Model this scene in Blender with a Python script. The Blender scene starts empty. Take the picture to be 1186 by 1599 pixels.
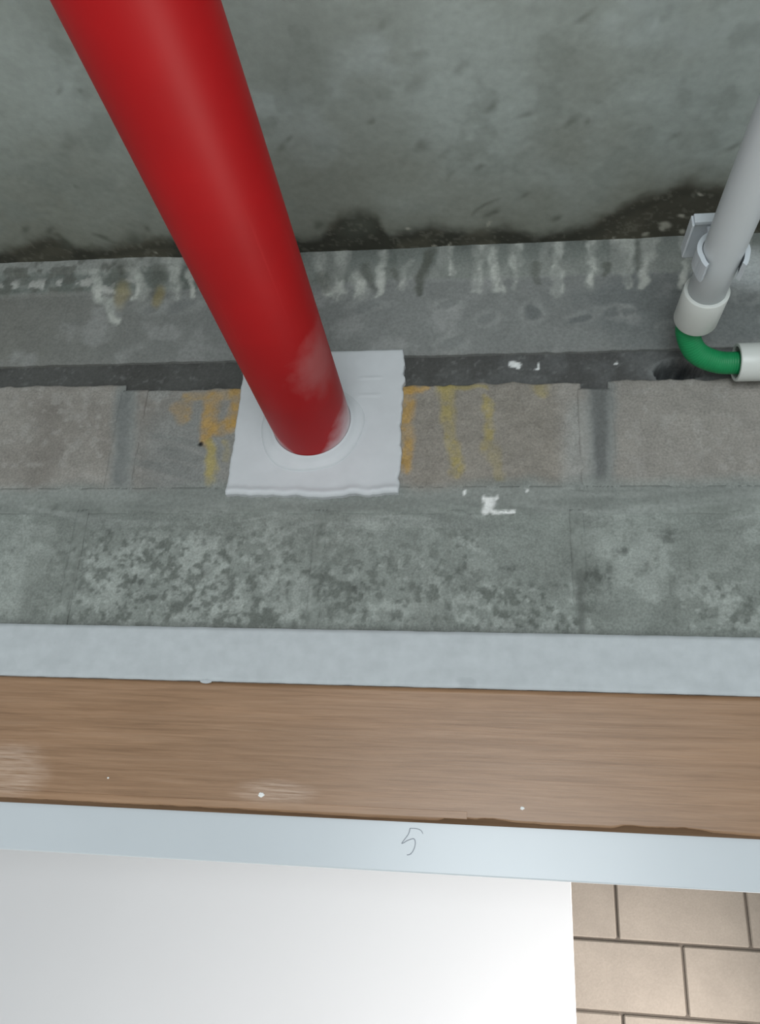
import bpy, bmesh, math, random
import numpy as np
from mathutils import Matrix, Vector

# ------------------------------------------------------------------ camera
# metres; camera stands at x=0, y=0; the wall with the red pipe lies across +y
CAM = Vector((0.0, 0.0, 2.05))
F_PX, CX, CY = 1240.0, 593.0, 799.5
_y = np.array([754 - CX, 1310 - CY, F_PX]); _y = _y / np.linalg.norm(_y)
_x = np.array([9300 + CX, CY - 790, -F_PX]); _x = _x - _x.dot(_y) * _y; _x = _x / np.linalg.norm(_x)
_z = np.cross(_x, _y)
if _z[1] > 0: _z = -_z
RM = np.array([_x, _y, _z])
sc = bpy.context.scene
C = sc.collection
cd = bpy.data.cameras.new('camera'); cam = bpy.data.objects.new('camera', cd); C.objects.link(cam)
cd.sensor_fit = 'HORIZONTAL'; cd.sensor_width = 36.0; cd.lens = F_PX / 1186.0 * 36.0
cd.clip_start = 0.02
r_ = RM @ np.array([1, 0, 0]); u_ = RM @ np.array([0, -1, 0]); b_ = -(RM @ np.array([0, 0, 1]))
cam.matrix_world = Matrix(((r_[0], u_[0], b_[0], CAM.x), (r_[1], u_[1], b_[1], CAM.y), (r_[2], u_[2], b_[2], CAM.z), (0, 0, 0, 1)))
sc.camera = cam

# ------------------------------------------------------------------ light
w = bpy.data.worlds.new('world'); sc.world = w; w.use_nodes = True
bg = w.node_tree.nodes['Background']
bg.inputs[0].default_value = (0.94, 0.975, 1.0, 1); bg.inputs[1].default_value = 0.80
def area(name, loc, aim, sx, sy, power, col):
    l = bpy.data.lights.new(name, 'AREA'); l.shape = 'RECTANGLE'; l.size = sx; l.size_y = sy
    l.energy = power; l.color = col
    o = bpy.data.objects.new(name, l); C.objects.link(o); o.location = loc
    o.rotation_euler = (Vector(aim) - Vector(loc)).to_track_quat('-Z', 'Y').to_euler()
    return o
REAR_Y = -2.6
area('rear_area_lamp', (0.12, REAR_Y + 0.02, 1.55), (0.12, 5, 1.55), 1.3, 1.7, 78.0, (0.91, 0.97, 1.0))  # area lamp behind the camera, in an unseen window added to carry it
area('side_area_lamp', (1.01, 1.93, 1.08), (-3, 1.93, 1.08), 1.16, 1.0, 62.0, (1.0, 0.93, 0.87))  # area lamp brightening panel and block wall, at an assumed side window out of view
vs = sc.view_settings
vs.view_transform = 'Standard'; vs.look = 'None'; vs.exposure = 0.0; vs.gamma = 1.0; vs.use_curve_mapping = False

# ------------------------------------------------------------------ helpers
rng = random.Random(7)
def S(*c):                                            # 0-255 sRGB -> linear
    return np.array([(v / 255 / 12.92) if v / 255 <= 0.04045 else ((v / 255 + 0.055) / 1.055) ** 2.4 for v in c])
def ray(px, py): return RM @ np.array([px - CX, py - CY, F_PX])
WY = 1.09                                             # face of the blockwork
ZC = 0.930                                            # ceiling above camera
def W(px, py, d=WY): r = ray(px, py); r = r * d / r[1]; return float(r[0]), float(r[2])       # spot on the wall: x, height over camera
def K(px, py, h=ZC): r = ray(px, py); r = r * h / r[2]; return float(r[0]), float(r[1])       # spot on the ceiling: x, y

def _hash(ix, iy, seed):
    n = (ix.astype(np.int64) * 374761393 + iy.astype(np.int64) * 668265263 + seed * 974634777) & 0x7fffffff
    n = ((n ^ (n >> 13)) * 1274126177) & 0x7fffffff
    n = ((n ^ (n >> 16)) * 1911520717) & 0x7fffffff
    return (n & 0xffff) / 65535.0
def vnoise(x, y, seed):
    ix = np.floor(x); iy = np.floor(y); fx = x - ix; fy = y - iy
    fx = fx * fx * (3 - 2 * fx); fy = fy * fy * (3 - 2 * fy)
    a = _hash(ix, iy, seed); b = _hash(ix + 1, iy, seed); c = _hash(ix, iy + 1, seed); d = _hash(ix + 1, iy + 1, seed)
    return (a * (1 - fx) + b * fx) * (1 - fy) + (c * (1 - fx) + d * fx) * fy
def fbm(x, y, freq, octv=4, seed=1, sx=1.0, sy=1.0):
    t = np.zeros_like(x); a = 0.5; tot = 0; f = freq
    for k in range(octv):
        t += a * vnoise(x * f * sx + 17.3 * k, y * f * sy - 9.1 * k, seed + k * 31); tot += a; a *= 0.5; f *= 2.03
    return t / tot
def sstep(a, b, x):
    t = np.clip((x - a) / (b - a), 0, 1); return t * t * (3 - 2 * t)
def blob(u, v, cu, cv, ru, rv, soft=0.35, rot=0.0):
    c, s = math.cos(rot), math.sin(rot); du = u - cu; dv = v - cv
    d = np.sqrt(((du * c + dv * s) / ru) ** 2 + ((-du * s + dv * c) / rv) ** 2)
    return 1 - sstep(1 - soft, 1 + soft, d)
def stroke(u, v, pts, widths, soft=0.4):
    out = np.zeros_like(u)
    for (a, b), wa, wb in zip(zip(pts[:-1], pts[1:]), widths[:-1], widths[1:]):
        ax, ay = a; bx, by = b; dx, dy = bx - ax, by - ay
        t = np.clip(((u - ax) * dx + (v - ay) * dy) / (dx * dx + dy * dy + 1e-12), 0, 1)
        d = np.hypot(u - ax - t * dx, v - ay - t * dy) / (wa + (wb - wa) * t)
        out = np.maximum(out, 1 - sstep(1 - soft, 1 + soft, d))
    return out
def mix(c, col, m):
    m = np.clip(m, 0, 1)[..., None]; return c * (1 - m) + np.asarray(col) * m

def setp(o, label=None, cat=None, group=None, kind=None):
    if label: o['label'] = label
    if cat: o['category'] = cat
    if group: o['group'] = group
    if kind: o['kind'] = kind
    return o
def link(name, me, mat=None, parent=None):
    o = bpy.data.objects.new(name, me); C.objects.link(o)
    if mat and me is not None: me.materials.append(mat)
    if parent: o.parent = parent
    return o
def empty(name, loc): 
    o = bpy.data.objects.new(name, None); C.objects.link(o); o.location = loc; o.empty_display_size = 0.05; return o
def child(o, parent):                                 # geometry is written in world metres
    o.parent = parent; o.matrix_parent_inverse = Matrix.Translation(-Vector(parent.location)); return o

def grid_mesh(name, us, vs_, place, back, colf=None):
    """A slab whose face is the grid us x vs_. place(U,V)->(N,3) face points; back(P)->(N,3) points of the rear rim."""
    nu, nv = len(us), len(vs_)
    U, V = np.meshgrid(us, vs_, indexing='ij'); U = U.ravel(); V = V.ravel()
    P = place(U, V); n = len(P)
    idx = np.arange(n).reshape(nu, nv)
    q = np.stack([idx[:-1, :-1], idx[1:, :-1], idx[1:, 1:], idx[:-1, 1:]], -1).reshape(-1, 4)
    rim = np.concatenate([idx[:, 0], idx[-1, 1:], idx[-2::-1, -1], idx[0, -2:0:-1]])
    m = len(rim); Pb = back(P[rim]); allP = np.concatenate([P, Pb]); bi = n + np.arange(m)
    side = np.stack([rim, bi, np.roll(bi, -1), np.roll(rim, -1)], -1)
    quads = np.concatenate([q, side])
    me = bpy.data.meshes.new(name)
    me.vertices.add(len(allP)); me.vertices.foreach_set('co', allP.astype(np.float32).ravel())
    nl = quads.size + m
    me.loops.add(nl); me.loops.foreach_set('vertex_index', np.concatenate([quads.ravel(), bi[::-1]]).astype(np.int32))
    me.polygons.add(len(quads) + 1)
    me.polygons.foreach_set('loop_start', np.append(np.arange(len(quads)) * 4, quads.size).astype(np.int32))
    sm = np.zeros(len(quads) + 1, bool); sm[:len(q)] = True
    me.update(calc_edges=True)
    me.polygons.foreach_set('use_smooth', sm)
    if colf is not None:
        col = colf(P); full = np.ones((len(allP), 4), np.float32); full[:n, :3] = col; full[n:, :3] = col[rim]
        at = me.color_attributes.new('tint', 'FLOAT_COLOR', 'POINT'); at.data.foreach_set('color', full.ravel())
    me.validate(); me.update()
    return me
def wall_slab(name, x0, x1, z0, z1, step, depth, ragged=0.0, seed=1, colf=None, y_back=WY + 0.09, fine=(-1.02, 0.62), rag_top=None):
    """piece of wall facing the camera; depth(X,Z)->y of the face"""
    def ax(a, b):
        k = max(2, int(round((b - a) / step)) + 1); return np.linspace(a, b, k)
    us = ax(x0, x1); zs = ax(z0, z1)
    def place(U, Z):
        X = U.copy(); Z = Z.copy()
        if ragged:
            e = ragged
            wz0 = np.exp(-(Z - z0) / 0.012); wz1 = np.exp(-(z1 - Z) / 0.012); wx0 = np.exp(-(U - x0) / 0.012); wx1 = np.exp(-(x1 - U) / 0.012)
            nz = (fbm(U, U * 0 + 3.1, 60, 4, seed) - .5) * 2; nx = (fbm(Z, Z * 0 + 7.7, 60, 4, seed + 5) - .5) * 2
            Z += e * nz * (wz0 + wz1); X += e * nx * (wx0 + wx1)
            if rag_top is not None: Z += rag_top(X) * np.exp(-(z1 - Z) / 0.02)
        return np.stack([X, depth(X, Z), Z + CAM.z], -1)
    def back(R):
        B = R.copy(); B[:, 1] = y_back; return B
    return grid_mesh(name, us, zs, place, back, colf)

def tube_mesh(name, path, rad, seg=24, inner=None, closed_ends=True):
    """tube along a path with a radius per point; with inner (radius) it is a hollow pipe with rims"""
    bm = bmesh.new(); pts = [Vector(p) for p in path]; n = len(pts)
    rs = rad if isinstance(rad, (list, tuple)) else [rad] * n
    ref = Vector((0, 0, 1))
    def rings(rr):
        out = []; up = None
        for i in range(n):
            t = (pts[min(i + 1, n - 1)] - pts[max(i - 1, 0)]).normalized()
            if up is None: up = ref if abs(t.dot(ref)) < 0.9 else Vector((1, 0, 0))
            a = up - t * up.dot(t); a.normalize(); b = t.cross(a); up = a
            out.append([bm.verts.new(pts[i] + (a * math.cos(2 * math.pi * k / seg) + b * math.sin(2 * math.pi * k / seg)) * rr[i]) for k in range(seg)])
        return out
    R = rings(rs)
    def skin(R, flip):
        for i in range(n - 1):
            for k in range(seg):
                v = [R[i][k], R[i][(k + 1) % seg], R[i + 1][(k + 1) % seg], R[i + 1][k]]
                f = bm.faces.new(v[::-1] if flip else v); f.smooth = True
    skin(R, False)
    if inner:
        Q = rings([inner] * n if not isinstance(inner, (list, tuple)) else inner); skin(Q, True)
        for e in (0, -1):
            for k in range(seg):
                v = [R[e][k], R[e][(k + 1) % seg], Q[e][(k + 1) % seg], Q[e][k]]; bm.faces.new(v if e else v[::-1])
    elif closed_ends:
        bm.faces.new(R[0]); bm.faces.new(R[-1][::-1])
    bmesh.ops.recalc_face_normals(bm, faces=bm.faces)
    me = bpy.data.meshes.new(name); bm.to_mesh(me); bm.free(); return me
def box_mesh(name, lo, hi, bev=0.0, segs=2):
    bm = bmesh.new(); bmesh.ops.create_cube(bm, size=1)
    for v in bm.verts:
        v.co = Vector([lo[i] + (v.co[i] + .5) * (hi[i] - lo[i]) for i in range(3)])
    if bev: bmesh.ops.bevel(bm, geom=bm.edges[:], offset=bev, segments=segs, profile=0.5, affect='EDGES')
    me = bpy.data.meshes.new(name); bm.to_mesh(me); bm.free(); return me
def boxes_mesh(name, lst):
    bm = bmesh.new()
    for lo, hi in lst:
        r = bmesh.ops.create_cube(bm, size=1)
        for v in r['verts']: v.co = Vector([lo[i] + (v.co[i] + .5) * (hi[i] - lo[i]) for i in range(3)])
    me = bpy.data.meshes.new(name); bm.to_mesh(me); bm.free(); return me

# ------------------------------------------------------------------ materials
class NT:
    def __init__(s, name):
        s.m = bpy.data.materials.new(name); s.m.use_nodes = True; s.t = s.m.node_tree; s.b = s.t.nodes['Principled BSDF']
    def n(s, typ, **kw):
        o = s.t.nodes.new(typ)
        for k, v in kw.items():
            if k.startswith('i_'):
                key = k[2:]; o.inputs[int(key) if key.isdigit() else key].default_value = v
            else: setattr(o, k, v)
        return o
    def l(s, a, b): s.t.links.new(a, b)
    def noise(s, vec, scale, detail=4, rough=.55, dist=0.0):
        o = s.n('ShaderNodeTexNoise'); o.inputs['Scale'].default_value = scale; o.inputs['Detail'].default_value = detail
        o.inputs['Roughness'].default_value = rough; o.inputs['Distortion'].default_value = dist; s.l(vec, o.inputs['Vector']); return o.outputs['Fac']
    def ramp(s, fac, *stops):
        o = s.n('ShaderNodeValToRGB'); e = o.color_ramp.elements
        while len(e) < len(stops): e.new(0.5)
        for q, (p, c) in zip(e, stops): q.position = p; q.color = (*c, 1) if len(c) == 3 else c
        s.l(fac, o.inputs[0]); return o.outputs[0]
    def rng(s, v, a, b, c, d):
        o = s.n('ShaderNodeMapRange'); o.inputs[1].default_value = a; o.inputs[2].default_value = b; o.inputs[3].default_value = c; o.inputs[4].default_value = d
        s.l(v, o.inputs[0]); return o.outputs[0]
    def mixc(s, fac, a, b, mode='MIX'):
        o = s.n('ShaderNodeMix', data_type='RGBA', blend_type=mode)
        for sock, v in ((o.inputs[0], fac), (o.inputs[6], a), (o.inputs[7], b)):
            if hasattr(v, 'links'): s.l(v, sock)
            elif isinstance(v, (int, float)): sock.default_value = v
            else: sock.default_value = (*v, 1) if len(v) == 3 else v
        return o.outputs[2]
    def math(s, op, a, b=None):
        o = s.n('ShaderNodeMath', operation=op)
        for i, v in enumerate((a, b)):
            if v is None: continue
            if hasattr(v, 'links'): s.l(v, o.inputs[i])
            else: o.inputs[i].default_value = v
        return o.outputs[0]
    def pos(s): return s.n('ShaderNodeNewGeometry').outputs['Position']
    def mapv(s, vec, scale=(1, 1, 1), loc=(0, 0, 0)):
        o = s.n('ShaderNodeMapping'); o.inputs['Scale'].default_value = scale; o.inputs['Location'].default_value = loc; s.l(vec, o.inputs['Vector']); return o.outputs[0]
    def bump(s, h, strength=.3, dist=.002):
        o = s.n('ShaderNodeBump'); o.inputs['Strength'].default_value = strength; o.inputs['Distance'].default_value = dist
        s.l(h, o.inputs['Height']); s.l(o.outputs[0], s.b.inputs['Normal'])
    def base(s, c):
        if hasattr(c, 'links'): s.l(c, s.b.inputs['Base Color'])
        else: s.b.inputs['Base Color'].default_value = (*c, 1)
    def set(s, rough=.5, spec=.5, metal=0.0):
        s.b.inputs['Roughness'].default_value = rough; s.b.inputs['Specular IOR Level'].default_value = spec; s.b.inputs['Metallic'].default_value = metal
    def done(s): return s.m

def ball(t, p, cc, rad, soft, amp=.012, nz=45.0):
    vm = t.n('ShaderNodeVectorMath', operation='DISTANCE'); t.l(p, vm.inputs[0]); vm.inputs[1].default_value = cc
    d = t.math('ADD', vm.outputs['Value'], t.math('MULTIPLY', t.math('SUBTRACT', t.noise(p, nz, 4), .5), amp * 2))
    return t.rng(d, rad - soft, rad + soft, 1, 0)
def concrete(name, grain=.22, rough=.9, tint=None, fine=220.0, bump=.25):
    t = NT(name); p = t.pos()
    if tint is None:
        a = t.n('ShaderNodeAttribute'); a.attribute_name = 'tint'; c = a.outputs['Color']
    else: c = t.mixc(1.0, tuple(tint), (1, 1, 1), 'MULTIPLY')
    n1 = t.noise(p, fine, 5, .6); n2 = t.noise(p, 28, 5, .6)
    g = t.mixc(1.0, c, t.ramp(n1, (0.25, (1 - grain,) * 3), (0.75, (1 + grain * .7,) * 3)), 'MULTIPLY')
    g = t.mixc(1.0, g, t.ramp(n2, (0.3, (1 - grain * .35,) * 3), (0.7, (1 + grain * .3,) * 3)), 'MULTIPLY')
    t.base(g); t.set(rough, .3); t.bump(n1, bump, .0015); return t.done()
M_WALL = concrete('raw_concrete', .22)
M_BLOCK = concrete('grey_block', .30, fine=300, bump=.45)
M_CEIL = concrete('slab_concrete', .10, .75, fine=90, bump=.1)
M_PLAIN = concrete('plain_concrete', .12, tint=S(140, 146, 142))
M_FLOOR = concrete('floor_concrete', .12, tint=S(196, 194, 188))

t = NT('lintel_render'); p = t.pos(); n1 = t.noise(p, 60, 4); n2 = t.noise(t.mapv(p, (1, 1, 3)), 14, 3)
c = t.mixc(1.0, tuple(S(178, 184, 187)), t.ramp(n1, (.3, (.94,) * 3), (.7, (1.04,) * 3)), 'MULTIPLY')
sp = t.noise(p, 22, 2); c = t.mixc(t.rng(sp, .70, .76, 0, .25), c, tuple(S(130, 136, 138)))
t.base(t.mixc(1.0, c, t.ramp(n2, (.3, (.95,) * 3), (.7, (1.04,) * 3)), 'MULTIPLY')); t.set(.7, .35); t.bump(n1, .06, .001); M_LINTEL = t.done()

def wood(name, dark=False, k=1.0):
    t = NT(name); p = t.pos()
    g1 = t.noise(t.mapv(p, (3.2, 30, 95)), 1.6, 6, .66, .5)
    g2 = t.noise(t.mapv(p, (15, 60, 420)), 1.3, 4, .65)
    g3 = t.noise(t.mapv(p, (1.3, 8, 16)), 1.5, 3, .5, .8)
    k = .48 if dark else k
    c = t.ramp(g1, (.30, tuple(S(129, 98, 71) * k)), (.5, tuple(S(147, 115, 87) * k)), (.72, tuple(S(158, 127, 100) * k)))
    c = t.mixc(1.0, c, t.ramp(g2, (.3, (.90,) * 3), (.7, (1.07,) * 3)), 'MULTIPLY')
    c = t.mixc(1.0, c, t.ramp(g3, (.3, (.92,) * 3), (.7, (1.06,) * 3)), 'MULTIPLY')
    if not dark:
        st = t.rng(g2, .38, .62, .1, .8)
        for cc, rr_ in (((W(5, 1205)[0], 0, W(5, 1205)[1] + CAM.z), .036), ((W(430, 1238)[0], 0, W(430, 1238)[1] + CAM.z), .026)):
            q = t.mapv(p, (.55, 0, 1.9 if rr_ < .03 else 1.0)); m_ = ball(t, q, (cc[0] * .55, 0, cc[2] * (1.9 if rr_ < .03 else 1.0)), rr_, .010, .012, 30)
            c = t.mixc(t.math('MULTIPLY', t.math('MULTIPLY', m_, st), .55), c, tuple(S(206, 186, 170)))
    t.base(c); t.set(.40 if not dark else .8, .55 if not dark else .2); t.bump(g2, .12, .0008); return t.done()
M_WOOD = wood('plywood_veneer'); M_WOODEDGE = wood('plywood_edge', True)

def plain(name, col, rough=.45, spec=.5, var=.03, scale=12.0, bump=0.0):
    t = NT(name); p = t.pos(); n = t.noise(p, scale, 4)
    t.base(t.mixc(1.0, tuple(col), t.ramp(n, (.3, (1 - var,) * 3), (.7, (1 + var,) * 3)), 'MULTIPLY')); t.set(rough, spec)
    if bump: t.bump(n, bump, .001)
    return t.done()
M_FRAME = plain('pale_blue_paint', S(192, 199, 204), .30, .5, .012)
M_PANEL = plain('white_laminate', S(232, 232, 235), .45, .4, .008, 3)
M_SHEET = plain('white_mastic', S(188, 192, 195), .6, .4, .035, 26, .12)
M_PVC = plain('white_pvc', S(186, 192, 195), .38, .5, .015)
M_PVC2 = plain('cream_pvc', S(196, 200, 196), .4, .5, .015)
M_CLIP = plain('clip_plastic', S(186, 193, 198), .45, .5, .02)
M_HOSE = plain('green_hose', S(16, 126, 74), .5, .35, .05, 90)
M_PENCIL = plain('pencil', S(146, 152, 160), .7, .3, .1, 200)
M_PAINT = plain('white_paint', S(228, 230, 228), .6, .3, .03)
M_DARK = plain('dark_gap', S(52, 40, 34), .9, .2, .1, 60)

# red pipe: enamel with fine lengthwise scratches, a dusty scuff, white overspray at the wall
PX, PZ, PR = -0.2646, CAM.z + 0.590, 0.0611
t = NT('red_enamel'); p = t.pos()
scr = t.noise(t.mapv(p, (260, 2.2, 260)), 1.0, 3, .5)
c = t.mixc(t.rng(scr, .66, .76, 0, .14), tuple(S(158, 2, 9)), tuple(S(205, 60, 60)))
lo = t.noise(p, 9, 3); c = t.mixc(1.0, c, t.ramp(lo, (.3, (.92,) * 3), (.7, (1.06,) * 3)), 'MULTIPLY')
scuff = ball(t, t.mapv(p, (1, .75, 1)), (PX + .055, .865 * .75, PZ - .026), .036, .018, .022)
c = t.mixc(t.math('MULTIPLY', scuff, .26), c, tuple(S(176, 150, 150)))
sx = t.n('ShaderNodeSeparateXYZ'); t.l(p, sx.inputs[0])
side = t.math('ABSOLUTE', t.math('SUBTRACT', sx.outputs[0], PX))
edge = t.math('ADD', t.math('ADD', sx.outputs[1], t.math('MULTIPLY', side, 1.6)), t.math('MULTIPLY', t.noise(p, 34, 4), .05))
c = t.mixc(t.rng(edge, 1.115, 1.19, 0, .8), c, tuple(S(222, 220, 224)))
t.base(c); t.set(.50, .26)
t.l(t.rng(scuff, 0, 1, .52, .78), t.b.inputs['Roughness']); M_RED = t.done()

# ------------------------------------------------------------------ colours of the wall face (stains, drips, wear, painted falloff at left of the beam)
def wall_tint(P):
    X = P[:, 0].copy(); Z = P[:, 2] - CAM.z
    u = X + (fbm(X, Z, 30, 3, 91) - .5) * .016; v = Z + (fbm(X, Z, 30, 3, 92) - .5) * .016     # wobbly coordinates
    us = X + (fbm(X, Z, 60, 3, 93) - .5) * .008; vs2 = Z + (fbm(X, Z, 60, 3, 94) - .5) * .008
    big = fbm(X, Z, 5, 4, 11); mid = fbm(X, Z, 18, 4, 12); fin = fbm(X, Z, 70, 4, 13); ff = fbm(X, Z, 190, 3, 14)
    col = np.empty((len(X), 3)); col[:] = S(132, 135, 131)
    beam = Z > 0.712
    # --- concrete beam
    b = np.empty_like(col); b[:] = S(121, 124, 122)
    b = mix(b, S(112, 113, 108), 1 - sstep(-.9, -.35, X)); b = mix(b, S(108, 112, 111), sstep(.50, .68, big)); b = mix(b, S(146, 148, 146), sstep(.55, .75, mid) * .5)  # left end darker and warmer: light falloff put into the beam's colour
    zt = .862 + (fbm(X, X * 0, 14, 3, 21) - .5) * .012
    top = sstep(zt - .004, zt + .004, Z)
    tz = np.empty_like(b); tz[:] = S(112, 118, 113)
    tz = mix(tz, S(90, 96, 91), sstep(.46, .60, fbm(X, Z, 24, 4, 22, 1.4, .6)) * .8); tz = mix(tz, S(84, 90, 86), sstep(.895, .93, Z) * .4)
    tz = mix(tz, S(142, 146, 141), sstep(.53, .66, fbm(X, Z, 24, 3, 23, 1.4, .45)) * .6)
    tz = mix(tz, S(132, 136, 131), (1 - sstep(.88, .905, Z)) * .5 * sstep(-.5, -.2, X))
    lf = 1 - sstep(-.62, -.52, X)
    tz = mix(tz, S(150, 153, 148), lf * sstep(.90, .912, Z + (fin - .5) * .02) * .7)
    tz = mix(tz, S(84, 86, 80), lf * sstep(.52, .64, fbm(X, Z, 45, 4, 24)) * .7)
    tz = mix(tz, S(165, 167, 162), lf * sstep(.60, .68, fbm(X, Z, 60, 4, 25)) * (1 - sstep(.885, .90, Z)))
    b = mix(b, tz, top * .9)
    drips = [  # light lime runs: px top, px bottom, half widths
        ((205, 420), (228, 470), .014, .010), ((222, 445), (216, 470), .006, .008), ((268, 420), (277, 470), .016, .006), ((297, 430), (304, 468), .006, .006),
        ((152, 440), (160, 470), .007, .010), ((168, 480), (188, 510), .010, .006), ((500, 410), (512, 462), .008, .010), ((536, 405), (528, 462), .010, .012), ((558, 440), (566, 462), .008, .014),
        ((600, 404), (594, 462), .006, .008), ((640, 420), (628, 455), .004, .006), ((707, 400), (703, 434), .004, .004), ((750, 398), (742, 455), .009, .006), ((765, 398), (778, 457), .007, .009), ((806, 394), (803, 455), .010, .006),
        ((870, 394), (869, 456), .007, .010), ((926, 390), (918, 452), .009, .007), ((972, 388), (976, 450), .015, .006), ((1014, 386), (1000, 448), .012, .009), ((1068, 420), (1062, 450), .005, .006)]
    ud = X + (fbm(X, Z, 45, 3, 95) - .5) * .020; vd = Z + (fbm(X, Z, 50, 3, 96) - .5) * .022
    rough_ = sstep(.36, .60, fbm(X, Z, 55, 4, 97, 1.5, .7))
    for (x0, y0), (x1, y1), w0, w1 in drips:
        a = W(x0, y0 - 6); c2 = W(x1, y1); mid_ = ((a[0] + c2[0]) / 2 + (w0 - w1) * .3, (a[1] + c2[1]) / 2)
        b = mix(b, S(160, 164, 158), stroke(ud, vd, [a, mid_, c2], [w0 * 1.25, (w0 + w1) * .40, w1], .55) * (.35 + .55 * rough_))
        b = mix(b, S(182, 184, 178), stroke(ud, vd, [mid_, c2], [w1 * .35, w1 * .75], .7) * rough_ * .55)
    for (x0, y0), (x1, y1), w0, w1, k in [((672, 402), (652, 458), .010, .007, .9), ((573, 430), (582, 452), .012, .006, .6), ((615, 428), (620, 436), .008, .007, .6), ((833, 420), (838, 440), .009, .006, .6), ((944, 418), (940, 432), .007, .005, .7), ((992, 388), (994, 425), .006, .004, .5), ((195, 425), (190, 440), .02, .02, .6), ((250, 425), (248, 462), .013, .012, .6), ((35, 430), (38, 440), .014, .01, .6), ((508, 435), (510, 455), .010, .008, .6)]:
        b = mix(b, S(76, 79, 72), stroke(ud, vd, [W(x0, y0), W(x1, y1)], [w0, w1], .6) * k * .85)
    for (x, y, rx, rz, k) in [(705, 540, .020, .012, .35), (830, 492, .016, .014, .7), (905, 500, .017, .007, .75), (956, 490, .020, .009, .6), (978, 490, .010, .008, .6), (760, 500, .016, .010, .4), (575, 480, .025, .008, .4), (700, 480, .02, .008, .4), (1040, 515, .012, .009, .35), (1165, 465, .016, .012, .5), (285, 480, .03, .012, .45), (240, 485, .02, .01, .35)]:
        x_, z_ = W(x, y)
        b = mix(b, S(150, 153, 150), blob(us, vs2, x_, z_, rx * 1.5, rz * 1.6, .3) * .35)
        b = mix(b, S(92, 96, 96), blob(u, v, x_, z_, rx, rz, .35, .4) * k)
    for (x, y, rx, rz, k) in [(192, 465, .013, .028, .5), (247, 470, .011, .02, .55)]:
        x_, z_ = W(x, y); b = mix(b, S(140, 128, 82), blob(u, v, x_, z_, rx, rz, .5) * k)
    b = mix(b, S(176, 182, 182), blob(u, v, *W(1170, 425), .06, .035, .5) * .7)
    b = mix(b, S(100, 102, 100), sstep(.735, .715, Z) * .25)
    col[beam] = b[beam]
    # --- dark mortar band
    mb = np.empty_like(col); mb[:] = S(80, 80, 78); mb = mix(mb, S(68, 68, 66), sstep(.4, .65, mid)); mb = mix(mb, S(104, 106, 106), sstep(.68, .8, ff) * .3)
    mb = mix(mb, S(88, 90, 90), sstep(-.1, .3, X) * .6)
    band = (~beam) & (Z > .600)
    # --- block course and smeared joints
    k = np.empty_like(col); k[:] = S(140, 137, 131)
    k = mix(k, S(126, 122, 116), sstep(.45, .65, big)); k = mix(k, S(154, 152, 147), sstep(.55, .72, fin) * .5)
    k = mix(k, S(96, 92, 88), sstep(.66, .74, fbm(X, Z, 130, 3, 31)) * .7 * sstep(-.14, -.08, X) * (1 - sstep(.08, .13, X)))   # pitted block
    k = mix(k, S(132, 127, 118), sstep(-.13, -.1, X) * (1 - sstep(.10, .13, X)) * .7)
    # mortar smears round the joints and at the bottom of the course
    jm = np.maximum(stroke(us, vs2, [W(198, 610), W(188, 770)], [.020, .018], .6), stroke(us, vs2, [W(938, 605), W(938, 780)], [.022, .018], .5))
    sm = S(124, 128, 126)
    k = mix(k, sm, jm * .9)
    k = mix(k, S(92, 94, 93), stroke(us, vs2, [W(934, 610), W(938, 765)], [.013, .006], .5) * .75)
    k = mix(k, S(104, 107, 106), stroke(us, vs2, [W(196, 620), W(186, 750)], [.010, .008], .6) * .6)
    k = mix(k, S(148, 151, 148), stroke(us, vs2, [W(904, 640), W(898, 760)], [.016, .02], .7) * .5)
    k = mix(k, S(146, 148, 145), blob(u, v, *W(245, 615), .022, .014, .4) * .6)
    k = mix(k, S(126, 129, 127), blob(u, v, *W(290, 700), .085, .09, .5) * .75)
    lines = sstep(.5, .62, fbm(X, Z + .25 * X, 30, 3, 33, .35, 2.2))
    k = mix(k, S(108, 112, 110), lines * blob(u, v, *W(270, 715), .08, .06, .5) * .4)
    bot = 1 - sstep(.478, .505, Z + (fbm(X, X * 0, 12, 3, 34) - .5) * .03)
    k = mix(k, S(132, 137, 133), bot * .95)
    k = mix(k, S(114, 119, 115), bot * sstep(.5, .62, fbm(X, Z, 26, 3, 35, .25, 2.5)) * .6)
    # rust-yellow foam stains beside the white sheet
    ys = S(172, 138, 74); yl = S(160, 146, 86)
    for pts, wd, c_, a_ in [([(636, 606), (634, 650), (633, 728)], [.012, .010, .011], ys, .85), ([(640, 608), (668, 608)], [.006, .004], ys, .7),
                            ([(700, 615), (698, 665), (706, 700), (713, 738)], [.014, .009, .009, .011], yl, .75), ([(690, 606), (760, 606)], [.006, .004], yl, .6),
                            ([(762, 620), (763, 670), (760, 692)], [.004, .008, .007], yl, .7), ([(848, 605), (850, 616)], [.012, .008], yl, .45), ([(765, 700), (782, 745)], [.012, .006], yl, .3),
                            ([(366, 612), (364, 660)], [.010, .012], ys, .85), ([(290, 620), (356, 616)], [.008, .008], S(166, 140, 92), .75), ([(282, 640), (286, 655)], [.015, .012], ys, .75),
                            ([(332, 620), (326, 670), (322, 690)], [.011, .011, .009], ys, .8), ([(330, 668), (358, 664)], [.013, .013], ys, .8), ([(328, 690), (331, 722), (330, 750)], [.007, .008, .009], yl, .8), ([(355, 690), (350, 720)], [.006, .004], yl, .5)]:
        k = mix(k, c_, stroke(X + (fbm(X, Z, 40, 4, 95) - .5) * .018, Z + (fbm(X, Z, 40, 4, 96) - .5) * .02, [W(*q) for q in pts], wd, .6) * a_ * (.45 + .5 * sstep(.35, .62, fin)))
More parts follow.
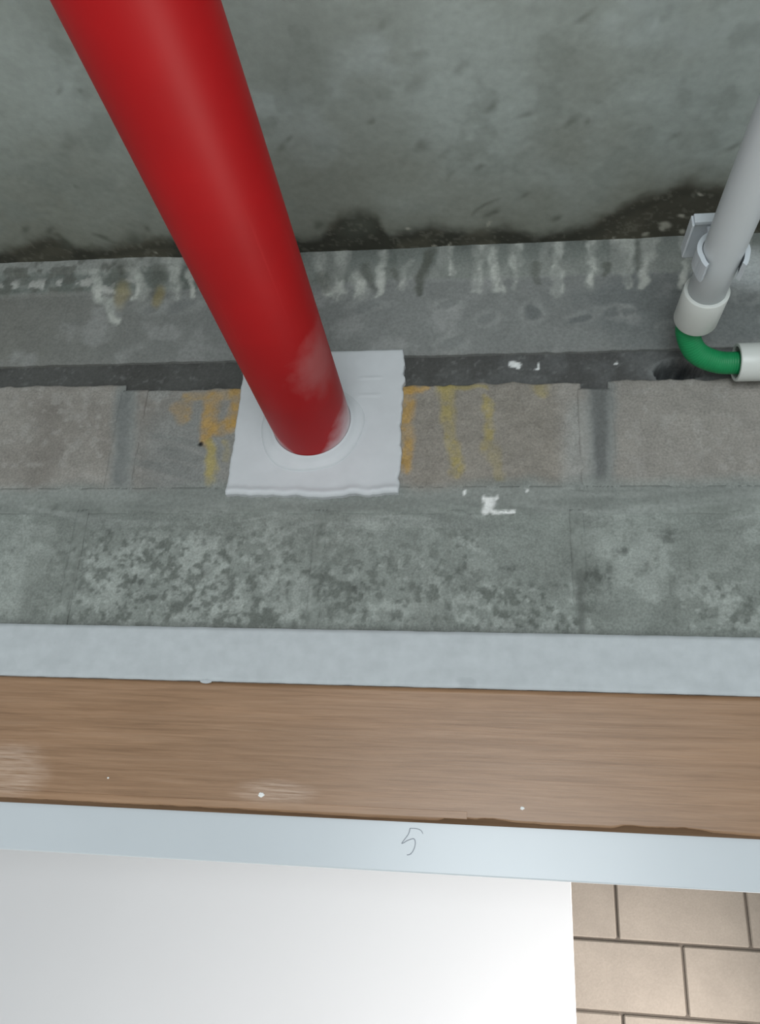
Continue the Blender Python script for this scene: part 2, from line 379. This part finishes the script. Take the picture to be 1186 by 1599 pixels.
    k = mix(k, S(30, 30, 30), blob(us, vs2, *W(312, 694), .004, .004, .4))
    # --- lower course: lime-washed, dark mould specks
    lo_ = Z < .455
    g = np.empty_like(col); g[:] = S(130, 136, 131)
    g = mix(g, S(152, 158, 153), sstep(.48, .66, fbm(X, Z, 14, 4, 41)) * .8)
    g = mix(g, S(116, 121, 116), sstep(.50, .64, fbm(X, Z, 9, 4, 42)) * .6)
    strat = sstep(.39, .45, Z)
    g = mix(g, S(112, 117, 113), strat * sstep(.50, .60, fbm(X, Z + .02 * np.sin(X * 9), 24, 4, 43, .22, 2.6)) * .7)
    g = mix(g, S(146, 151, 147), strat * sstep(.54, .64, fbm(X, Z + .02 * np.sin(X * 9), 24, 4, 44, .22, 2.6)) * .6)
    patch = sstep(.46, .60, fbm(X, Z, 7, 3, 45)) * (1 - sstep(.39, .43, Z)) * sstep(-.72, -.55, X)
    patch = np.maximum(patch, blob(u, v, *W(360, 900), .18, .08, .7) * .9)
    patch = np.maximum(patch, blob(u, v, *W(600, 930), .16, .07, .7) * .9)
    patch = np.maximum(patch, blob(u, v, *W(1140, 950), .08, .05, .7) * .9)
    n46 = fbm(X, Z, 120, 4, 46); n49 = fbm(X, Z, 38, 4, 49)
    spk = sstep(.47, .60, n46 * .62 + n49 * .38)
    g = mix(g, S(90, 95, 90), patch * spk * .75)
    g = mix(g, S(166, 172, 167), patch * sstep(.52, .62, fbm(X, Z, 100, 4, 47) * .6 + fbm(X, Z, 30, 3, 50) * .4) * .55)
    g = mix(g, S(104, 109, 104), sstep(.62, .72, n46) * .35)
    for (x, y, rx, rz, kk) in [(168, 832, .008, .006, .9), (105, 852, .022, .012, .6), (18, 858, .006, .008, .8), (82, 792, .010, .004, .7), (325, 840, .016, .010, .6), (322, 893, .008, .008, .7), (560, 918, .010, .010, .7), (500, 830, .008, .012, .6), (215, 905, .012, .010, .5), (905, 890, .020, .018, .6), (935, 900, .026, .014, .7), (973, 858, .006, .005, .8), (1042, 838, .010, .010, .7), (800, 888, .012, .005, .7), (490, 890, .016, .03, .5), (720, 890, .016, .02, .4), (1010, 880, .03, .015, .4)]:
        x_, z_ = W(x, y); g = mix(g, S(72, 76, 72), blob(us, vs2, x_, z_, rx, rz, .8, .3) * kk * (.35 + .6 * spk))
    g = mix(g, S(92, 96, 92), stroke(us, vs2, [W(905, 900), W(909, 990)], [.008, .004], .6) * .75)
    g = mix(g, S(110, 114, 110), (1 - sstep(.268, .275, Z)) * .5)
    t_ = sstep(.435, .475, Z + (fbm(X, X * 0 + 5, 9, 3, 48) - .5) * .03)
    lowcol = k * t_[:, None] + g * (1 - t_)[:, None]
    rest = ~beam
    col[rest] = lowcol[rest]
    # white splashes
    for pts, wd in [([(757, 778), (765, 786), (758, 797)], [.004, .008, .006]), ([(770, 799), (778, 801), (802, 799)], [.004, .003, .0025]), ([(724, 770), (725, 771)], [.002, .002]), ([(823, 766), (824, 767)], [.003, .002]), ([(774, 779), (775, 780)], [.002, .002]), ([(745, 765), (745, 766)], [.0015, .0015])]:
        col = mix(col, S(222, 224, 222), stroke(us, vs2, [W(*q) for q in pts], wd, .35) * .9)
    return col
def band_tint(P):
    X = P[:, 0]; Z = P[:, 2] - CAM.z
    c = np.empty((len(X), 3)); c[:] = S(78, 79, 77)
    c = mix(c, S(92, 94, 94), sstep(-.2, .2, X) * .8)
    c = mix(c, S(64, 64, 62), sstep(.45, .65, fbm(X, Z, 20, 4, 51)) * .6); c = mix(c, S(120, 122, 121), sstep(.66, .8, fbm(X, Z, 170, 3, 52)) * .35)
    us = X + (fbm(X, Z, 90, 3, 53) - .5) * .008
    for pts, wd in [([(800, 567), (808, 568)], [.006, .004]), ([(806, 569), (807, 572)], [.003, .003]), ([(841, 566), (840, 574)], [.0018, .0018]), ([(836, 574), (839, 575)], [.0015, .0015]), ([(960, 566), (962, 566)], [.002, .002])]:
        c = mix(c, S(216, 219, 218), stroke(us, Z, [W(*q) for q in pts], wd, .35) * .9)
    hx, hz = W(1055, 580)
    c = mix(c, S(140, 144, 143), np.clip(blob(us, Z, hx, hz, .038, .026, .2) - blob(us, Z, hx, hz, .028, .018, .2), 0, 1) * .5)
    c = mix(c, S(44, 48, 51), blob(us, Z, hx, hz, .030, .022, .25))
    return c
def ceil_tint(P):
    X = P[:, 0]; Y = P[:, 1]
    u = X + (fbm(X, Y, 26, 3, 61) - .5) * .02; v = Y + (fbm(X, Y, 26, 3, 62) - .5) * .02
    c = np.empty((len(X), 3)); c[:] = S(156, 165, 161)
    c = mix(c, S(138, 145, 139), sstep(.42, .66, fbm(X, Y, 4, 4, 63)) * .8); c = mix(c, S(168, 178, 177), sstep(.52, .72, fbm(X, Y, 7, 4, 64)) * .6)
    c = mix(c, S(120, 123, 113), sstep(.74, 1.00, Y + (fbm(X, Y, 8, 3, 65) - .5) * .25) * .75)
    c = mix(c, S(122, 129, 123), sstep(.56, .72, fbm(X, Y, 22, 4, 66)) * .4)
    edge = [(0, 398), (30, 390), (60, 380), (95, 374), (120, 388), (160, 394), (200, 384), (232, 378), (280, 380), (330, 378), (470, 376), (505, 374), (528, 348), (560, 334), (588, 344), (612, 368), (640, 368), (672, 356), (700, 362), (730, 366), (765, 362), (800, 360), (832, 374), (880, 366), (925, 354), (960, 335), (1000, 314), (1040, 302), (1075, 290), (1112, 298), (1186, 300)]
    E_ = np.array([K(*q) for q in edge]); o = np.argsort(E_[:, 0]); E_ = E_[o]
    ye = np.interp(u, E_[:, 0], E_[:, 1]); d = v - ye + (fbm(X, Y, 60, 3, 67) - .5) * .016
    c = mix(c, S(112, 114, 104), sstep(-.07, .0, d) * .55)
    wet = sstep(-.026, .008, d) * sstep(1.3, 1.2, Y)
    wet_c = np.empty_like(c); wet_c[:] = S(44, 44, 36); wet_c = mix(wet_c, S(76, 74, 62), sstep(.50, .68, fbm(X, Y, 16, 4, 68)) * .7)
    wet_c = mix(wet_c, S(66, 63, 52), sstep(.1, .25, X) * .6); wet_c = mix(wet_c, S(42, 42, 34), (sstep(.012, 0, np.abs(d - .012))) * .5)
    c = mix(c, wet_c, wet * .93)
    spots = [(100, 378, .014, .012), (210, 372, .012, .012), (75, 362, .012, .006), (140, 385, .010, .006), (500, 352, .008, .010), (560, 350, .035, .03), (770, 334, .014, .006), (760, 322, .02, .004), (893, 188, .010, .006), (920, 190, .004, .004), (750, 262, .010, .005), (705, 275, .016, .005), (770, 165, .010, .006), (820, 175, .008, .006), (1145, 229, .009, .006), (915, 22, .010, .005), (868, 338, .010, .006), (825, 305, .008, .005), (133, 146, .004, .004), (90, 143, .008, .004), (440, 230, .010, .006), (455, 218, .008, .003), (580, 190, .007, .006), (100, 225, .016, .012), (118, 292, .004, .004), (160, 370, .006, .014), (40, 358, .012, .006), (230, 358, .006, .008), (650, 130, .02, .012), (715, 110, .016, .006), (655, 90, .012, .008), (605, 40, .014, .006), (660, 225, .01, .008), (700, 240, .014, .006), (1090, 300, .02, .008), (1060, 215, .012, .006)]
    for i, (x, y, rx, ry) in enumerate(spots):
        x_, y_ = K(x, y); c = mix(c, S(82, 86, 77), blob(u, v, x_, y_, rx * .95, ry * .8, 1.0, -.75) * (.7 if y > 320 else .45 if rx < .0105 else .28))
    for (x, y, rx, ry) in [(1040, 352, .010, .007), (1034, 358, .006, .004), (1095, 303, .007, .003), (1064, 340, .006, .004), (1010, 366, .005, .005), (1066, 362, .004, .006), (960, 372, .003, .003), (170, 409, .002, .006), (245, 394, .003, .002), (548, 396, .006, .006), (622, 398, .005, .003), (700, 385, .003, .008), (690, 388, .003, .006), (675, 388, .004, .004), (768, 349, .003, .005), (640, 358, .005, .003), (915, 380, .010, .006), (945, 378, .008, .004)]:
        x_, y_ = K(x, y); c = mix(c, S(158, 158, 146), blob(u, v, x_, y_, rx, ry, .5, .7) * .75)
    gr = sstep(.62, .72, fbm(X, Y, 150, 3, 69)) * wet * .22
    c = mix(c, S(130, 130, 118), gr)
    return c

# ------------------------------------------------------------------ ceiling, floor
XL, XR = -2.6, 2.2
us = np.concatenate([np.linspace(XL, -1.10, 12)[:-1], np.linspace(-1.10, .62, 560), np.linspace(.62, XR, 12)[1:]])
ysl = np.concatenate([np.linspace(REAR_Y, .50, 16)[:-1], np.linspace(.50, 1.10, 210), np.linspace(1.10, 3.1, 12)[1:]])
def cplace(X, Y):
    h = ZC + (fbm(X, Y, 6, 3, 70) - .5) * .003 + .0012 * (fbm(X, Y, 60, 3, 71) - .5)
    return np.stack([X, Y, h + CAM.z], -1)
def cback(R): B = R.copy(); B[:, 2] = CAM.z + ZC + .2; return B
setp(link('ceiling', grid_mesh('ceiling', us, ysl, cplace, cback, ceil_tint), M_CEIL), 'rough grey concrete ceiling slab with a dark damp stain along the wall', kind='structure')
setp(link('floor', box_mesh('floor', (XL, REAR_Y, -.12), (XR, 3.1, 0)), M_FLOOR), 'plain grey concrete floor', kind='structure')

# ------------------------------------------------------------------ front wall
OX0, OX1, OT = -1.30, 0.95, -0.044           # opening: sides and underside of the frame head
Hc = CAM.z
wall = link('wall_front', boxes_mesh('wall_front', [((XL, WY + .016, 0), (OX0 - .07, WY + .19, Hc + ZC)), ((OX1 + .07, WY + .016, 0), (XR, WY + .19, Hc + ZC)),
                                                    ((OX0 - .07, WY + .085, Hc + .02), (OX1 + .07, WY + .19, Hc + ZC))]), M_PLAIN)
setp(wall, 'raw grey concrete and blockwork wall with mortar smears under the ceiling', kind='structure')
def beam_depth(X, Z):
    y = np.full_like(X, WY - .006)
    s = 1 - sstep(-.60, -.50, X)
    y -= .004 * sstep(.858, .864, Z + (fbm(X, X * 0, 25, 3, 81) - .5) * .006) * (.35 + .65 * s)
    y -= .004 * s * sstep(.902, .906, Z + (fbm(X, X * 0, 25, 3, 82) - .5) * .006)
    y += (fbm(X, Z, 9, 4, 83) - .5) * .004 + (fbm(X, Z, 60, 3, 84) - .5) * .0012
    y += .003 * np.exp(-(Z - .716) / .004)
    return y
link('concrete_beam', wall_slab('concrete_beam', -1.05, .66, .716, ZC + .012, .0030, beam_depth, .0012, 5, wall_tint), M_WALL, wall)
hx, hz = W(1055, 580)
def band_depth(X, Z):
    y = np.full_like(X, WY + .0035) + (fbm(X, Z, 40, 4, 85) - .5) * .003
    wx = X + (fbm(X, Z, 60, 3, 86) - .5) * .012; wz = Z + (fbm(X, Z, 60, 3, 87) - .5) * .012
    h = np.maximum(blob(wx, wz, hx - .003, hz + .001, .026, .021, .12), blob(wx, wz, hx + .020, hz + .002, .017, .012, .15))
    return y + h * .055
link('mortar_bed', wall_slab('mortar_bed', -1.05, .66,   .645, .722, .0030, band_depth, 0, 6, band_tint), M_WALL, wall)
def mort_depth(X, Z): return np.full_like(X, WY - .0008) + (fbm(X, Z, 30, 4, 88) - .5) * .0024
# the wide smeared joints between and below the blocks
def joint(x0, x1, z0, z1): link('mortar_joint', wall_slab('mortar_joint', x0, x1, z0, z1, .004, mort_depth, .001, 9, wall_tint), M_WALL, wall)
def block(x0, x1, z0, z1, seed, amp=.0015, top=None):
    def dep(X, Z):
        e = np.minimum(np.minimum(X - x0, x1 - X), np.minimum(Z - z0, z1 - Z))
        return WY - .0006 + (fbm(X, Z, 50, 4, seed) - .5) * amp * 2 + .0016 * np.exp(-np.clip(e, 0, 1) / .002)
    link('block', wall_slab('block', x0, x1, z0, z1, .0022, dep, .0022, seed, wall_tint, rag_top=top), M_BLOCK, wall)
ZT = .672
tops = lambda a: (lambda X: a * (fbm(X, X * 0 + 2.2, 24, 4, 99) - .5))
block(-.975, -.592, .478, .676, 101, top=tops(.004)); block(-.556, -.203, .478, .664, 102, top=tops(.008)); block(-.197, .150, .478, .662, 103, .003, tops(.010)); block(.190, .560, .478, .663, 104, top=tops(.008))
for a, b_, zt in ((-.597, -.551, .664), (-.209, -.191, .66), (.144, .196, .650)): joint(a, b_, .470, zt)
joint(-1.05, .66, .442, .486)
xs2 = [(-1.04, -.626), (-.618, -.246), (-.238, .130), (.138, .510), (.518, .66)]
for i, (a, b_) in enumerate(xs2): block(a, b_, .258, .450, 110 + i, .0018)
for (a, b_), (c_, d_) in zip(xs2[:-1], xs2[1:]): joint(b_ - .006, c_ + .006, .262, .449)

# ------------------------------------------------------------------ lintel band, plywood board, frame
def lint_depth(X, Z): return np.full_like(X, WY - .010) + (fbm(X, Z, 12, 3, 120) - .5) * .0012
o = link('trim_1', wall_slab('trim_1', -1.36, 1.0, .186, .2625, .006, lint_depth, .0006, 12, None), M_LINTEL)
setp(o, 'smooth light grey rendered band between the blockwork and the wooden board', kind='structure')
burr = W(325, 1063)
bmn = bmesh.new(); bmesh.ops.create_icosphere(bmn, subdivisions=2, radius=1)
for v in bmn.verts: v.co = Vector((burr[0] + v.co.x * .009, WY - .009 + v.co.y * .002, Hc + .186 + v.co.z * .0035))
me = bpy.data.meshes.new('render_blob'); bmn.to_mesh(me); bmn.free(); link('render_blob', me, M_LINTEL, o)

bz0, bz1 = .0175, .1855
board = empty('plywood_board', (0, WY - .004, Hc + bz0))
setp(board, 'brown wood-veneer plywood board with a chipped lower edge above the pale blue rail', 'board')
def face_depth(X, Z): return np.full_like(X, WY - .006)
def btint(P): return np.ones((len(P), 3))
def chip(X):                                             # veneer broken away along the lower edge on both ends
    a = sstep(.0, .02, X + .06) * (1 - sstep(.28, .33, X)) * (.0012 + .0042 * sstep(.34, .56, fbm(X, X * 0, 9, 3, 131)) * (.55 + .8 * fbm(X, X * 0, 70, 4, 136)))
    b2 = (1 - sstep(-.32, -.14, X)) * .0022 * (.5 + 1.0 * fbm(X, X * 0, 40, 4, 132))
    return a + b2 + .0006 * fbm(X, X * 0, 90, 3, 133) + .001
xs = np.linspace(-1.33, .98, 700); zs = np.linspace(bz0, bz1, 30)
def bplace(X, Z):
    f = np.clip((bz1 - Z) / (bz1 - bz0), 0, 1) ** 30
    return np.stack([X, WY - .006 + (fbm(X, Z, 5, 2, 134) - .5) * .0006, Z + f * chip(X) + Hc], -1)
def bback(R): B = R.copy(); B[:, 1] = WY - .003; return B
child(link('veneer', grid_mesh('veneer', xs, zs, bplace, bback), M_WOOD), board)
child(link('core', box_mesh('core', (-1.33, WY - .003, Hc + bz0 - .002), (.98, WY + .06, Hc + bz1)), M_WOODEDGE), board)
lip = link('edge_strip', box_mesh('edge_strip', (-1.33, WY - .0065, Hc + bz0 + .0045), (-.02, WY - .004, Hc + bz0 + .0140), .0006, 1), wood('light_veneer', k=1.13))
child(lip, board)
for x, y, r in ((410, 1241, .0042), (815, 1262, .0028), (172, 1215, .0016)):
    s = W(x, y); bmn = bmesh.new(); bmesh.ops.create_icosphere(bmn, subdivisions=2, radius=1)
    for v in bmn.verts:
        k = 1 + .25 * math.sin(3 * v.co.x + 5 * v.co.z); v.co = Vector((s[0] + v.co.x * r * k, WY - .0062 + v.co.y * .0009, Hc + s[1] + v.co.z * r * .75 * k))
    me = bpy.data.meshes.new('paint_speck'); bmn.to_mesh(me); bmn.free(); child(link('paint_speck', me, M_PAINT), board)

FY = WY + .002
frame = link('door_1', box_mesh('door_1', (OX0 - .07, FY, Hc + OT), (OX1 + .07, FY + .08, Hc + .018), .002, 2), M_FRAME)
setp(frame, 'pale blue painted door frame with a pencilled 5 on its head rail', kind='structure')
for a in (OX0 - .07, OX1): link('jamb', box_mesh('jamb', (a, FY, 0), (a + .07, FY + .08, Hc + OT - .0005), .002, 2), M_FRAME, frame)
# pencilled number: strokes on the head rail
def pencil(pts, r=.0005):
    me = tube_mesh('pencil_mark', [(x, FY - .0002, Hc + z) for x, z in pts], r, 6)
    link('pencil_mark', me, M_PENCIL, frame)
def bez(pts, n=10):
    out = []
    for i in range(len(pts) - 1):
        p0 = pts[max(i - 1, 0)]; p1 = pts[i]; p2 = pts[i + 1]; p3 = pts[min(i + 2, len(pts) - 1)]
        for k in range(n):
            t_ = k / n
            out.append(tuple(.5 * (2 * p1[j] + (p2[j] - p0[j]) * t_ + (2 * p0[j] - 5 * p1[j] + 4 * p2[j] - p3[j]) * t_ ** 2 + (-p0[j] + 3 * p1[j] - 3 * p2[j] + p3[j]) * t_ ** 3) for j in range(len(p1))))
    out.append(tuple(pts[-1])); return out
pencil(bez([W(x, y, FY) for x, y in ((640, 1293.5), (637, 1303), (627, 1317), (637, 1312), (646, 1310), (648, 1318), (645, 1328), (640, 1334), (635, 1335))]))
pencil(bez([W(x, y, FY) for x, y in ((640, 1293.5), (650, 1294), (657, 1297), (660, 1302))]), .0004)

# ------------------------------------------------------------------ white panel in the opening
PY = 2.05; px1 = W(892, 1400, PY)[0]
o = link('white_panel', box_mesh('white_panel', (-2.2, PY, 0), (px1, PY + .04, Hc + .30), .0015, 1), M_PANEL)
setp(o, 'large smooth white panel standing in the opening below the pale blue rail', 'panel')

# ------------------------------------------------------------------ room beyond: block wall, unseen side wall with an assumed window
BY = 2.89
back = link('wall_back', box_mesh('wall_back', (-2.0, BY + .008, 0), (1.30, BY + .2, Hc + ZC)), concrete('joint_mortar', .15, tint=S(100, 93, 86)))
setp(back, 'cream painted block wall seen through the opening beside the white panel', kind='structure')
t = NT('cream_block'); p = t.pos(); n1 = t.noise(p, 160, 4); n2 = t.noise(p, 9, 4)
c = t.mixc(1.0, tuple(S(152, 144, 135)), t.ramp(n1, (.3, (.93,) * 3), (.7, (1.04,) * 3)), 'MULTIPLY')
t.base(t.mixc(1.0, c, t.ramp(n2, (.3, (.90,) * 3), (.7, (1.05,) * 3)), 'MULTIPLY')); t.set(.75, .3); t.bump(n1, .35, .002); M_CREAM = t.done()
bmn = bmesh.new(); bmesh.ops.create_cube(bmn, size=1)
for v in bmn.verts: v.co = Vector((v.co.x * .390, v.co.y * .05, v.co.z * .189))
bmesh.ops.bevel(bmn, geom=bmn.edges[:], offset=.004, segments=1, affect='EDGES')
bme = bpy.data.meshes.new('block'); bmn.to_mesh(bme); bmn.free(); bme.materials.append(M_CREAM)
z_j, x_j = -.275, .420
for r in range(-6, 5):
    zc = z_j + .0985 + .197 * r; xo = x_j if r % 2 == 0 else x_j + .193
    for k in range(-6, 2):
        xc = xo + .199 + .398 * k
        if xc < -1.2 or xc > 1.25: continue
        b = link('block', bme, None, back); b.location = (xc, BY + .025 + rng.uniform(-.0015, .0015), Hc + zc); b.rotation_euler = (rng.uniform(-.004, .004), 0, rng.uniform(-.004, .004))
SX = 1.02
sw = link('wall_right', boxes_mesh('wall_right', [((SX, WY + .19, 0), (SX + .15, 1.34, Hc + ZC)), ((SX, 2.53, 0), (SX + .15, BY + .01, Hc + ZC)), ((SX, 1.34, 0), (SX + .15, 2.53, .58)), ((SX, 1.34, 1.62), (SX + .15, 2.53, Hc + ZC))]), M_PLAIN)
setp(sw, 'plain side wall of the room beyond with an assumed window', kind='structure')
wn = link('assumed_window', boxes_mesh('assumed_window', [((SX + .06, 1.34, .58), (SX + .10, 1.38, 1.62)), ((SX + .06, 2.49, .58), (SX + .10, 2.53, 1.62)), ((SX + .06, 1.38, .58), (SX + .10, 2.49, .62)), ((SX + .06, 1.38, 1.58), (SX + .10, 2.49, 1.62))]), M_PVC)  # unseen window frame, assumed, set round the side area lamp
setp(wn, 'white framed side window assumed in the room beyond around the area lamp', kind='structure')

# ------------------------------------------------------------------ rear wall, unseen, with a window added to hold the area lamp
rw = link('wall_rear', boxes_mesh('wall_rear', [((XL, REAR_Y - .2, 0), (-0.56, REAR_Y, Hc + ZC)), ((0.80, REAR_Y - .2, 0), (XR, REAR_Y, Hc + ZC)), ((-0.56, REAR_Y - .2, 0), (0.80, REAR_Y, .68)), ((-0.56, REAR_Y - .2, 2.42), (0.80, REAR_Y, Hc + ZC))]), M_PLAIN)
setp(rw, 'plain wall behind the viewer with an added window', kind='structure')
wn = link('added_window', boxes_mesh('added_window', [((-0.56, REAR_Y - .1, .68), (-0.51, REAR_Y - .05, 2.42)), ((0.75, REAR_Y - .1, .68), (0.80, REAR_Y - .05, 2.42)), ((-0.51, REAR_Y - .1, .68), (0.75, REAR_Y - .05, .73)), ((-0.51, REAR_Y - .1, 2.37), (0.75, REAR_Y - .05, 2.42))]), M_PVC)
setp(wn, 'white framed window added behind the viewer around the area lamp', kind='structure')

# ------------------------------------------------------------------ red pipe and its white fire seal
o = link('sprinkler_pipe', tube_mesh('sprinkler_pipe', [(PX, y, PZ) for y in np.linspace(REAR_Y + .01, WY + .08, 60)], PR, 72, PR - .005), M_RED)
setp(o, 'thick glossy red pipe running overhead into the white patch on the wall', 'pipe')

seal = empty('fire_seal', (PX, WY, Hc + .47))
setp(seal, 'square white sealing sheet with ragged edges where the red pipe enters the wall', 'seal')
x0, x1, z0, z1 = -.389, -.1245, .4725, .7255
us2 = np.linspace(0, 1, 120); vs3 = np.linspace(0, 1, 116)
def splace(U, V):
    eL = (fbm(V, V * 0 + 1.5, 16, 4, 141) - .5) * .006; eR = (fbm(V, V * 0 + 8.5, 18, 4, 142) - .5) * .009
    eB = (fbm(U, U * 0 + 4.5, 12, 4, 143) - .5) * .009 - .004 * np.sin(U * math.pi); eT = (fbm(U, U * 0 + 6.5, 8, 3, 144) - .5) * .002
    X = x0 + eL + (x1 + eR - x0 - eL) * U + (-.003) * (1 - V) * (U < .5); Z = z0 + eB + (z1 + eT - z0 - eB) * V
    y = WY - .0100 + (fbm(X, Z, 14, 4, 145) - .5) * .0026
    edge = np.minimum(np.minimum(U, 1 - U) * .26, np.minimum(V, 1 - V) * .25)
    y += .0025 * np.exp(-edge / .0015)
    y -= .0035 * np.exp(-((V - .025) / .022) ** 2) * (.4 + fbm(X, X * 0, 20, 3, 146))          # rolled lower lip
    y -= .0012 * np.exp(-((Z - .672) / .002) ** 2) * sstep(-.20, -.19, X) * (1 - sstep(-.165, -.155, X))
    y -= .0010 * np.exp(-((Z - .640) / .002) ** 2) * sstep(-.20, -.19, X) * (1 - sstep(-.165, -.155, X))
    return np.stack([X, y, Z + Hc], -1)
def sback(R): B = R.copy(); B[:, 1] = WY + .006; return B
shm = grid_mesh('sheet', us2, vs3, splace, sback)
bmn = bmesh.new(); bmn.from_mesh(shm)                     # round cut-out for the pipe, open at the back
cut = [f for f in bmn.faces if len(f.verts) > 4 or math.hypot(f.calc_center_median().x - PX, f.calc_center_median().z - PZ) < PR + .006]
bmesh.ops.delete(bmn, geom=cut, context='FACES'); bmn.to_mesh(shm); bmn.free()
child(link('sheet', shm, M_SHEET), seal)
bmn = bmesh.new(); seg = 72; prof = [(-.0215, .0006), (-.0212, .0028), (-.0190, .0052), (-.0165, .0075), (-.0145, .0110), (-.0125, .0160), (-.0105, .0210), (-.004, .0215)]
rr = []
for dy, dr in prof:
    ring = []
    for k in range(seg):
        a = 2 * math.pi * k / seg; wob = 1 + .16 * math.sin(2 * a + .6) + .08 * math.sin(5 * a); low = .5 - .5 * math.sin(a)
        r = PR + dr * wob * (.75 + .35 * low)
        ring.append(bmn.verts.new((PX + r * math.cos(a), WY + dy * (.8 + .3 * low), PZ + r * math.sin(a))))
    rr.append(ring)
for i in range(len(rr) - 1):
    for k in range(seg):
        f = bmn.faces.new((rr[i][k], rr[i][(k + 1) % seg], rr[i + 1][(k + 1) % seg], rr[i + 1][k])); f.smooth = True
bmesh.ops.recalc_face_normals(bmn, faces=bmn.faces)
me = bpy.data.meshes.new('collar'); bmn.to_mesh(me); bmn.free(); child(link('collar', me, M_SHEET), seal)

# ------------------------------------------------------------------ white conduit, green hose, bracket
QX, QZ = .300, Hc + .700
cond = empty('conduit_pipe', (QX, .9, QZ)); setp(cond, 'pale grey-white plastic conduit running overhead beside the bracket to the green hose', 'conduit')
child(link('tube', tube_mesh('tube', [(QX, y, QZ) for y in np.linspace(REAR_Y + .01, .975, 30)], .0250, 40, .0225), M_PVC), cond)
child(link('coupling', tube_mesh('coupling', [(QX, y, QZ) for y in (.922, .924, .95, .986, .988)], [.0292, .0302, .0302, .0302, .0294], 40, .0252), M_PVC2), cond)
EX, EY, EZ = .369, 1.052, Hc + .667
cond2 = empty('conduit_pipe', (EX, EY, EZ)); setp(cond2, 'short end of cream plastic conduit lying along the wall at the right edge', 'conduit')
child(link('coupling', tube_mesh('coupling', [(x, EY, EZ) for x in (EX, EX + .002, EX + .07, EX + .072)], [.0272, .0280, .0280, .0272], 40, .0235), M_PVC2), cond2)
child(link('tube', tube_mesh('tube', [(x, EY, EZ) for x in np.linspace(EX + .05, XR - .3, 20)], .0250, 40, .0228), M_PVC), cond2)
path = bez([(QX - .006, .955, QZ), (QX - .009, .980, QZ - .001), (QX - .007, 1.008, QZ - .009), (QX + .010, 1.036, QZ - .024), (QX + .040, 1.050, QZ - .032), (EX, EY, EZ - .001), (EX + .03, EY, EZ)], 26)
rad = [.0163 + .0004 * math.sin(i * 2.1) for i in range(len(path))]
o = link('corrugated_hose', tube_mesh('corrugated_hose', path, rad, 28, .0140), M_HOSE)
setp(o, 'bent green ribbed hose joining the two white conduit ends', 'hose')

br = empty('conduit_bracket', (QX, WY, QZ + .045)); setp(br, 'pale plastic bracket with an open clip gripping the overhead conduit near the wall', 'bracket')
AX0, AX1 = .2665, .336
child(link('arm', box_mesh('arm', (AX0, .836, QZ + .040), (AX1, .905, QZ + .048), .0015, 2), M_CLIP), br)
child(link('stem', box_mesh('stem', (QX + .002, .900, QZ + .040), (QX + .024, WY + .004, QZ + .047), .001, 1), M_CLIP), br)
child(link('end_lip', box_mesh('end_lip', (AX0, .832, QZ + .036), (AX1, .838, QZ + .050), .001, 2), M_CLIP), br)
child(link('side_rib', box_mesh('side_rib', (AX0 - .003, .834, QZ + .032), (AX0, .893, QZ + .049), .0008, 1), M_CLIP), br)
child(link('side_rib', box_mesh('side_rib', (AX1, .834, QZ + .032), (AX1 + .003, .893, QZ + .049), .0008, 1), M_CLIP), br)
bmn = bmesh.new(); prof = []
for k in range(41):
    a = math.radians(-138 + 276 * k / 40); flare = max(0, abs(math.degrees(a)) - 112) / 26 * .004
    for rr2 in (.0258 + flare, .0320 + flare): prof.append((math.sin(a) * rr2, math.cos(a) * rr2))
Y0c, Y1c = .842, .872; vv = []
for x, z in prof: vv.append((bmn.verts.new((QX + x, Y0c, QZ + z)), bmn.verts.new((QX + x, Y1c, QZ + z))))
for k in range(40):
    i0, o0, i1, o1 = vv[2 * k], vv[2 * k + 1], vv[2 * k + 2], vv[2 * k + 3]
    for f in ((i0[0], i1[0], o1[0], o0[0]), (i0[1], o0[1], o1[1], i1[1]), (o0[0], o1[0], o1[1], o0[1]), (i0[0], i0[1], i1[1], i1[0])): bmn.faces.new(f)
for k in (0, 40): i0, o0 = vv[2 * k], vv[2 * k + 1]; bmn.faces.new((i0[0], o0[0], o0[1], i0[1]))
bmesh.ops.recalc_face_normals(bmn, faces=bmn.faces)
me = bpy.data.meshes.new('clip'); bmn.to_mesh(me); bmn.free(); child(link('clip', me, M_CLIP), br)
child(link('clip_base', box_mesh('clip_base', (QX - .016, Y0c, QZ + .029), (QX + .016, Y1c, QZ + .041), .001, 1), M_CLIP), br)
